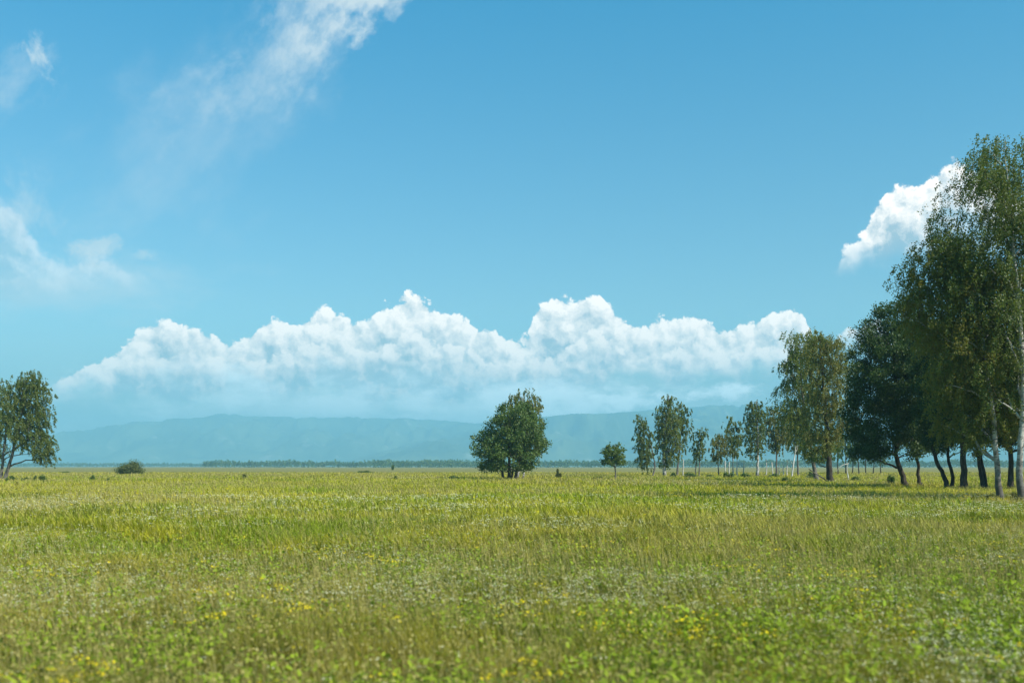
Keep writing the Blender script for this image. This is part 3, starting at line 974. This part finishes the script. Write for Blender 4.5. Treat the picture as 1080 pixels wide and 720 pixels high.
for i, (x, yt, yb, ln) in enumerate(poles):
    rng = np.random.default_rng(300 + i)
    D = dist_of(yb)
    h = wz(yt, D)
    m = MB()
    t = np.linspace(0, 1, 8)
    pts = np.stack([ln * t + 0.05 * np.sin(t * 5 + i), 0.06 * np.sin(t * 4 + 2 * i), -0.2 + t * (h + 0.2)], axis=1)
    m.tube(pts, np.linspace(0.16, 0.11, 8), 7)
    if i % 3 == 0:
        m.tube(np.array([pts[5], pts[5] + [0.25, 0.05, 0.3], pts[5] + [0.35, 0.1, 0.6]]), [0.04, 0.03, 0.02], 4)
    o = m.build('pole', M_DEAD, loc=(wx(x, D), D, 0), smooth=True)
    tag(o, POLE_LABELS[i], 'pole', 'pale upright poles under the birch row')

D = 225.0
m = MB()
p = [np.array([wx(x, D) - wx(836, D), dy, wz(y, D)]) for x, y, dy in [(835, 503, 0), (835.6, 498, 0), (836.8, 490, 0.1), (838.6, 478, 0.1), (839.4, 470, 0)]]
p[0][2] = -0.2
m.tube(np.array(p), [0.22, 0.19, 0.16, 0.12, 0.08], 8)
dt = empty('dead_tree', (wx(836, D), D, 0), 'bleached dead trunk leaning right at the right end of the pale poles', 'dead tree')
m.build('trunk', M_DEAD, dt, smooth=True)
m = MB()
m.tube(np.array([p[3], p[3] + [0.5, 0, 0.9], p[3] + [0.7, 0.1, 1.9]]), [0.07, 0.05, 0.02], 5)
m.build('limb', M_DEAD, dt, smooth=True)
m = MB()
m.tube(np.array([p[2], p[2] + [-0.5, 0.1, 0.7], p[2] + [-0.6, 0.2, 1.5]]), [0.06, 0.04, 0.02], 5)
m.build('limb', M_DEAD, dt, smooth=True)

# snapped dead birch beyond the thick trunk
D = 165.0
bx = wx(893, D)
st = empty('snapped_tree', (bx, D, 0), 'broken pale dead tree, top bent over to the left, beside the thick dark trunk', 'dead tree')
m = MB()
m.tube(np.array([(0.35, 0, -0.2), (0.22, 0, 0.9), (0.02, 0, 1.9), (0.18, 0, 2.9)]), [0.12, 0.10, 0.08, 0.06], 8)
m.build('trunk', M_DEAD, st, smooth=True)
m = MB()
m.tube(np.array([(0.40, 0.05, 3.10), (0.16, 0, 2.92), (-0.6, -0.1, 2.75), (-1.3, -0.2, 2.35), (-1.7, -0.2, 1.7)]), [0.02, 0.06, 0.055, 0.04, 0.015], 7)
m.build('fallen_top', M_DEAD, st, smooth=True)
m = MB()
D2 = 150.0
m.tube(np.array([(0, 0, 2.1), (0.9, 0.1, 1.5), (2.2, 0.2, 0.75), (3.0, 0.3, 0.1)]), [0.05, 0.08, 0.10, 0.11], 6)
m.tube(np.array([(1.3, 0.1, 1.3), (0.9, 0.1, 0.8), (0.7, 0, 0.3)]), [0.06, 0.04, 0.02], 5)
m.tube(np.array([(0.9, 0.1, 1.5), (0.5, 0.1, 1.4), (0.1, 0, 1.35)]), [0.04, 0.03, 0.015], 5)
tag(m.build('fallen_branch', M_GREY, loc=(wx(853, D2), D2, 0), smooth=True), 'grey fallen branch slanting down to the foot of the thick trunked birch', 'branch')

shrub('rounded_bush', 'wide rounded dark bush alone on the plain right of the far left trees', 'bush', 134.5, 500, 31, 12.5, L_SHRUB, seed=90, lobes=3, n=9000, D=300)
shrub('low_bush', 'small bush on the open plain just right of the round dark tree', 'bush', 589, 505, 6.5, 8, seed=91, D=200, n=1600)
for i, (x, y, w, h, lab) in enumerate([
        (10, 508.5, 9, 7, 'low weedy bush at the very foot of the far left trees'),
        (23, 508.5, 12, 6, 'wide low weed clump just right of the leaning birch foot'),
        (47, 509, 10, 8, 'dark weed clump under the hanging twigs of the leaning birch'),
        (38, 508, 4, 7, 'narrow upright weed between the two weed clumps at the far left'),
        (97, 507.5, 5, 5.5, 'tiny pointed bush in front of the gap between the leaning birch and the rounded bush'),
        (114, 508, 5, 3, 'very low tuft below the left end of the rounded bush'),
        (69, 499, 6, 2.2, 'flat dark tuft far out on the plain left of the rounded bush'),
        (257, 504.5, 6, 4, 'low brown tuft alone on the plain between the rounded bush and the round dark tree'),
        (384, 499, 14, 2.6, 'long flat bush far out on the plain'),
        (414, 495.5, 3, 5.5, 'tiny upright far bush against the distant wood'),
        (417, 507, 4.5, 6, 'short dark tuft left of the round dark tree, nearest to the camera of its neighbours'),
        (479, 505, 14, 3.2, 'long low dark patch of weeds at the left foot of the round dark tree'),
        (635, 506, 18, 3.0, 'low weeds around the foot of the small round bright tree'),
        (712, 504, 8, 5.5, 'low bush left of the gap in the birch row'),
        (727, 504.5, 15, 6.0, 'wide low bush in the gap of the birch row'),
        (747, 504, 10, 3.2, 'very low bush just right of the slender birch'),
        (768, 504.5, 9, 5.5, 'round low bush at the left poles'),
        (784, 504, 14, 6, 'wide low bush left of the white trunked birch'),
        (815, 504, 10, 4, 'low bush between the white trunked birch and the leaning dead trunk'),
        (850, 505, 16, 6.5, 'weedy bush right of the leaning dead trunk'),
        (828, 509, 6, 8, 'wiry upright weed in front of the leaning dead trunk'),
        (900, 508, 12, 7, 'yellowish weed clump right of the thick trunked birch'),
        (938, 511, 9, 12, 'tall wiry weed left of the curved oak trunk'),
        (1043, 528, 16, 8, 'grassy weed clump left of the near white trunk'),
        (1068, 530, 14, 9, 'grassy weed clump between the two nearest birch trunks')]):
    shrub('weed_clump' if ('weed' in lab or 'tuft' in lab) else 'low_bush', lab, 'weeds' if ('weed' in lab or 'tuft' in lab) else 'bush', x, y, w, h,
          L_FRESH if i in (21,) else (L_SHRUB if i in (7, 23, 24) else L_OAK_MID), seed=100 + i, n=1100 if i < 22 else 3000)

# ------------------------------------------------------------------ far wood on the horizon
rng = np.random.default_rng(500)
far = MB()
fp, fs = [], []


def woods(xa, xb, D0, hmin, hmax, step, sd):
    x = xa
    while x < xb:
        D = D0 * rng.uniform(0.97, 1.10)
        h = (hmin + (hmax - hmin) * fbm(np.array([x / 14.0]), np.array([sd * 3.7]), sd, 4)[0]) * rng.uniform(0.85, 1.15)
        w = h * rng.uniform(0.30, 0.6)
        n = 36
        q = rng.normal(size=(n, 3)) * np.array([w * 0.42, w * 0.4, h * 0.24])
        q[:, 2] = np.clip(q[:, 2] + h * 0.58, 0.3, h)
        q[:, 0] *= np.clip(1.25 - q[:, 2] / h, 0.3, 1)
        fp.append(q + np.array([wx(x, D), D, 0]))
        x += step * rng.uniform(0.5, 1.5)


woods(-140, 235, 3600, 10, 17, 1.0, 1)
woods(215, 505, 2300, 9, 19, 1.0, 2)
woods(395, 1300, 2050, 9, 18, 1.1, 3)
P = np.concatenate(fp)
leaves_into(far, P, 3.4, rng, 0, aspect=0.8)
tag(far.build('far_wood', L_OAK_MID), 'long low wood along the horizon in front of the hills', 'wood', kind='stuff')

# ------------------------------------------------------------------ meadow growth (nobody could count it)
def blade_material(name, transl=0.35, rough=0.6):
    m, T = material(name)
    at = T.n('ShaderNodeAttribute', attribute_name='kindcolour')
    c = at.outputs['Color']
    tr = T.n('ShaderNodeBsdfTranslucent')
    T.put(tr.inputs[0], c)
    ms = T.n('ShaderNodeMixShader')
    ms.inputs[0].default_value = transl
    T.put(ms.inputs[1], principled(T, c, rough, 0.08))
    T.put(ms.inputs[2], tr.outputs[0])
    surf(T, m, ms.outputs[0])
    return m


M_BLADE = blade_material('meadow_grass_blades')
M_PETAL = blade_material('petals', 0.25, 0.8)


def scatter(n, d0, d1, rng, power=1.0):
    """ground points in the wedge of meadow before the camera, sparser with distance"""
    u = rng.uniform(0, 1, n)
    if power == 1.0:
        D = d0 * (d1 / d0) ** u
    else:
        e = 2 - power - 0.0
        D = (d0 ** (1 - power + 0) + u * (d1 ** (1 - power) - d0 ** (1 - power))) ** (1 / (1 - power))
    X = rng.uniform(-1, 1, n) * (0.62 * D + 8.0)      # wide enough to look right from a few steps aside
    return X, D


def patch(X, Y, size, seed, lo, hi):
    f = fbm(X / size + 31.7, Y / size + 12.9, seed, 3)
    return np.clip((f - lo) / (hi - lo), 0, 1)


def palette(X, Y, rng):
    """species colour of the sward at a point"""
    n = len(X)
    S = 1 + Y / 60.0
    a = patch(X / S * 1.0, Y / S, 2.6, 1, 0.35, 0.65)
    b = patch(X, Y, 17.0, 2, 0.50, 0.66)
    c = patch(X, Y, 6.0, 3, 0.55, 0.72)
    g1, g2 = np.array([0.215, 0.285, 0.016]), np.array([0.360, 0.345, 0.026])
    tan, dark = np.array([0.420, 0.345, 0.090]), np.array([0.125, 0.165, 0.010])
    col = g1 + (g2 - g1) * a[:, None]
    far = np.clip((Y - 190 + 90 * (rng.uniform(0, 1, n) - 0.5)) / 110, 0, 1) * 0.6
    e = patch(X, Y, 0.75, 4, 0.50, 0.66) * np.clip(1.4 - Y / 60, 0, 1)
    col = col + (np.array([0.085, 0.145, 0.006]) - col) * (e * 0.7)[:, None]
    f = patch(X, Y, 1.3, 6, 0.56, 0.70) * np.clip(1.4 - Y / 80, 0, 1)
    col = col + (np.array([0.44, 0.43, 0.14]) - col) * (f * 0.6)[:, None]
    col = col + (tan - col) * far[:, None]
    col = col + (tan - col) * (b * (0.30 + 0.35 * (rng.uniform(0, 1, n) > 0.5)))[:, None]
    col = col + (dark - col) * (c * 0.55)[:, None]
    dry = rng.uniform(0, 1, n) < 0.16
    col[dry] = col[dry] * 0.35 + np.array([0.48, 0.42, 0.13]) * 0.65
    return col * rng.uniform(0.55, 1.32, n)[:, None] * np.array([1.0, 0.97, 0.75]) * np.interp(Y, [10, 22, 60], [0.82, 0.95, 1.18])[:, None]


def blades(mb, X, Y, H, Wd, col, rng, lean=0.62, z0=0.0):
    n = len(X)
    a = rng.uniform(0, 2 * np.pi, n)
    facing = rng.uniform(0, 2 * np.pi, n)
    sx, sy = np.cos(facing) * Wd / 2, np.sin(facing) * Wd / 2
    lx, ly = np.cos(a) * H * lean * rng.uniform(0.2, 1.3, n), np.sin(a) * H * lean * rng.uniform(0.2, 1.3, n)
    lx = lx - H * 0.12
    Z = np.zeros(n) + z0
    b0 = np.stack([X - sx, Y - sy, Z], 1)
    b1 = np.stack([X + sx, Y + sy, Z], 1)
    m0 = np.stack([X - sx * 0.8 + lx * 0.30, Y - sy * 0.8 + ly * 0.30, Z + H * 0.58], 1)
    m1 = np.stack([X + sx * 0.8 + lx * 0.30, Y + sy * 0.8 + ly * 0.30, Z + H * 0.58], 1)
    t = np.stack([X + lx, Y + ly, Z + H], 1)
    V = np.stack([b0, b1, m1, m0, t], 1).reshape(-1, 3)
    i = np.arange(n)[:, None] * 5
    C = np.repeat(col, 5, axis=0)
    base = mb.nv
    mb.add(V, i + np.array([[0, 1, 2, 3]]), 0, C)
    mb.f.append((i + np.array([[3, 2, 4]]) + base).astype(np.int32))
    mb.fm.append(np.zeros(n, dtype=np.int32))


rng = np.random.default_rng(900)
grass = MB()
for n, d0, d1 in ((60000, 3.0, 9.5), (470000, 9.5, 45), (330000, 45, 380)):
    X, Y = scatter(n, d0, d1, rng)
    hgt = rng.uniform(0.16, 0.44, n) * (0.75 + 0.5 * patch(X, Y, 3.0, 5, 0.3, 0.7)) * (0.60 + 0.70 * patch(X, Y, 0.45, 8, 0.35, 0.65))
    wd = np.maximum(0.009, np.interp(Y, [25, 80], [1.15, 0.9]) * Y / FOC) * rng.uniform(0.7, 1.4, n)
    blades(grass, X, Y, hgt, wd, palette(X, Y, rng), rng)
tag(grass.build('meadow_grass', M_BLADE, tint=True), 'green and yellowish grass of the wide open meadow', 'grass', kind='stuff')

# tan seed stalks in drifts
seeds = MB()
X, Y = scatter(170000, 5, 300, rng)
k = rng.uniform(0, 1, len(X)) < 0.12 + 0.88 * patch(X, Y, 11.0, 7, 0.45, 0.68)
X, Y = X[k], Y[k]
n = len(X)
hgt = rng.uniform(0.38, 0.68, n)
col = np.array([0.46, 0.39, 0.13]) * rng.uniform(0.6, 1.2, n)[:, None]
blades(seeds, X, Y, hgt, np.maximum(0.004, 0.55 * Y / FOC) * rng.uniform(0.8, 1.3, n), col, rng, 0.2)
P = np.stack([X + rng.normal(size=n) * 0.03 - 0.05, Y, hgt * 0.96], 1)
leaves_into(seeds, P, 1.0, rng, 0, 0.0)
sz = np.maximum(0.035, 1.1 * Y / FOC)
V = seeds.v[-1].reshape(n, 4, 3)
V[:] = P[:, None, :] + (V - P[:, None, :]) * np.minimum(sz, 0.5)[:, None, None]
seeds.c[-1] = np.repeat(col, 4, axis=0).astype(np.float32)
tag(seeds.build('dry_seed_stalks', M_BLADE, tint=True), 'tan dry seed stalks standing in drifts over the meadow', 'dry grass', kind='stuff')


def flowers(name, label, cat, n, d0, d1, colour, size, px, h0, h1, psize, seed, lo, hi, parts=6, spread_=0.035, stem=True, extra=0.03, mask=None):
    rng = np.random.default_rng(seed)
    X, Y = scatter(n, d0, d1, rng)
    pr = extra + (1 - extra) * patch(X, Y * 1.0, psize, seed, lo, hi)
    if mask is not None:
        pr = pr * mask(X, Y)
    k = rng.uniform(0, 1, n) < pr
    X, Y = X[k], Y[k]
    n = len(X)
    H = rng.uniform(h0, h1, n)
    mb = MB()
    if stem:
        blades(mb, X, Y, H, np.maximum(0.005, 0.4 * Y / FOC), np.array([[0.12, 0.17, 0.03]]) * np.ones((n, 1)), rng, 0.02)
    S = np.maximum(size, px * Y / FOC) * rng.uniform(0.7, 1.3, n)
    sp = np.maximum(spread_, S * 0.9)
    Q = np.repeat(np.stack([X, Y, H], 1), parts, axis=0)
    R = np.repeat(sp, parts)
    Q = Q + rng.normal(size=Q.shape) * np.array([1, 1, 0.28]) * R[:, None]
    SS = np.repeat(S, parts)
    m = len(Q)
    th = rng.uniform(0, 2 * np.pi, m)
    tl = rng.normal(size=(m, 2)) * 0.35
    u = np.stack([np.cos(th), np.sin(th), tl[:, 0]], 1) * SS[:, None] * 0.5
    v = np.stack([-np.sin(th), np.cos(th), tl[:, 1]], 1) * SS[:, None] * 0.5
    V = np.stack([Q - u, Q - v * 0.9, Q + u, Q + v * 0.9], 1).reshape(-1, 3)
    C = np.array(colour) * rng.uniform(0.8, 1.12, m)[:, None]
    mb.add(V, np.arange(m * 4).reshape(m, 4), 0, np.repeat(C, 4, axis=0))
    return tag(mb.build(name, M_PETAL, tint=True), label, cat, kind='stuff')


flowers('white_wildflowers', 'drifts of small cream white flower heads in the nearer meadow', 'flowers', 90000, 4.0, 75,
        (0.74, 0.72, 0.46), 0.020, 0.75, 0.26, 0.50, 5.5, 21, 0.47, 0.70, 7, 0.038)
flowers('far_white_flowers', 'pale flowering streaks farther out on the meadow', 'flowers', 16000, 60, 200,
        (0.64, 0.62, 0.36), 0.05, 0.7, 0.3, 0.5, 24.0, 22, 0.58, 0.72, 3, 0.05, stem=False, extra=0.01)
flowers('yellow_wildflowers', 'scattered tufts of yellow wildflowers in the nearer meadow', 'flowers', 20000, 4, 90,
        (0.72, 0.56, 0.02), 0.036, 1.0, 0.36, 0.58, 1.6, 23, 0.60, 0.76, 7, 0.06, extra=0.02)
flowers('far_yellow_flowers', 'yellow flowering bands in the far half of the meadow', 'flowers', 70000, 75, 330,
        (0.46, 0.43, 0.04), 0.08, 0.6, 0.30, 0.50, 30.0, 24, 0.44, 0.62, 3, 0.1, stem=False, extra=0.10)

# leafy herbs, thickest in the right foreground
rng = np.random.default_rng(930)
X, Y = scatter(110000, 4.0, 32, rng)
pr = 0.10 + 0.25 * patch(X, Y, 1.6, 31, 0.5, 0.7) + 1.1 * patch(X, Y, 1.1, 33, 0.38, 0.62) * np.clip((X / Y - 0.02) / 0.22, 0, 1) * np.clip((20 - Y) / 6, 0, 1)
k = rng.uniform(0, 1, len(X)) < pr
X, Y = X[k], Y[k]
n = len(X)
Q = np.repeat(np.stack([X, Y, rng.uniform(0.22, 0.58, n)], 1), 11, axis=0)
m = len(Q)
drop = rng.uniform(0, 1, m)
Q[:, :2] += rng.normal(size=(m, 2)) * 0.06
Q[:, 2] *= 1 - drop * 0.75
th = rng.uniform(0, 2 * np.pi, m)
S = rng.uniform(0.04, 0.10, m)
tl = rng.normal(size=(m, 2)) * 0.5
u = np.stack([np.cos(th), np.sin(th), tl[:, 0]], 1) * S[:, None] * 0.5
v = np.stack([-np.sin(th), np.cos(th), tl[:, 1]], 1) * S[:, None] * 0.27
herbs = MB()
C = (np.array([0.235, 0.335, 0.022]) + rng.uniform(0, 1, m)[:, None] * np.array([0.09, 0.06, 0.01])) * rng.uniform(0.7, 1.15, m)[:, None]
herbs.add(np.stack([Q - u, Q - v, Q + u, Q + v], 1).reshape(-1, 3), np.arange(m * 4).reshape(m, 4), 0, np.repeat(C, 4, axis=0))
blades(herbs, X, Y, rng.uniform(0.3, 0.55, n), np.full(n, 0.008), np.array([[0.13, 0.19, 0.03]]) * np.ones((n, 1)), rng, 0.05)
tag(herbs.build('leafy_herbs', M_BLADE, tint=True), 'bright green leafy herbs, thickest at the lower right of the meadow', 'herbs', kind='stuff')
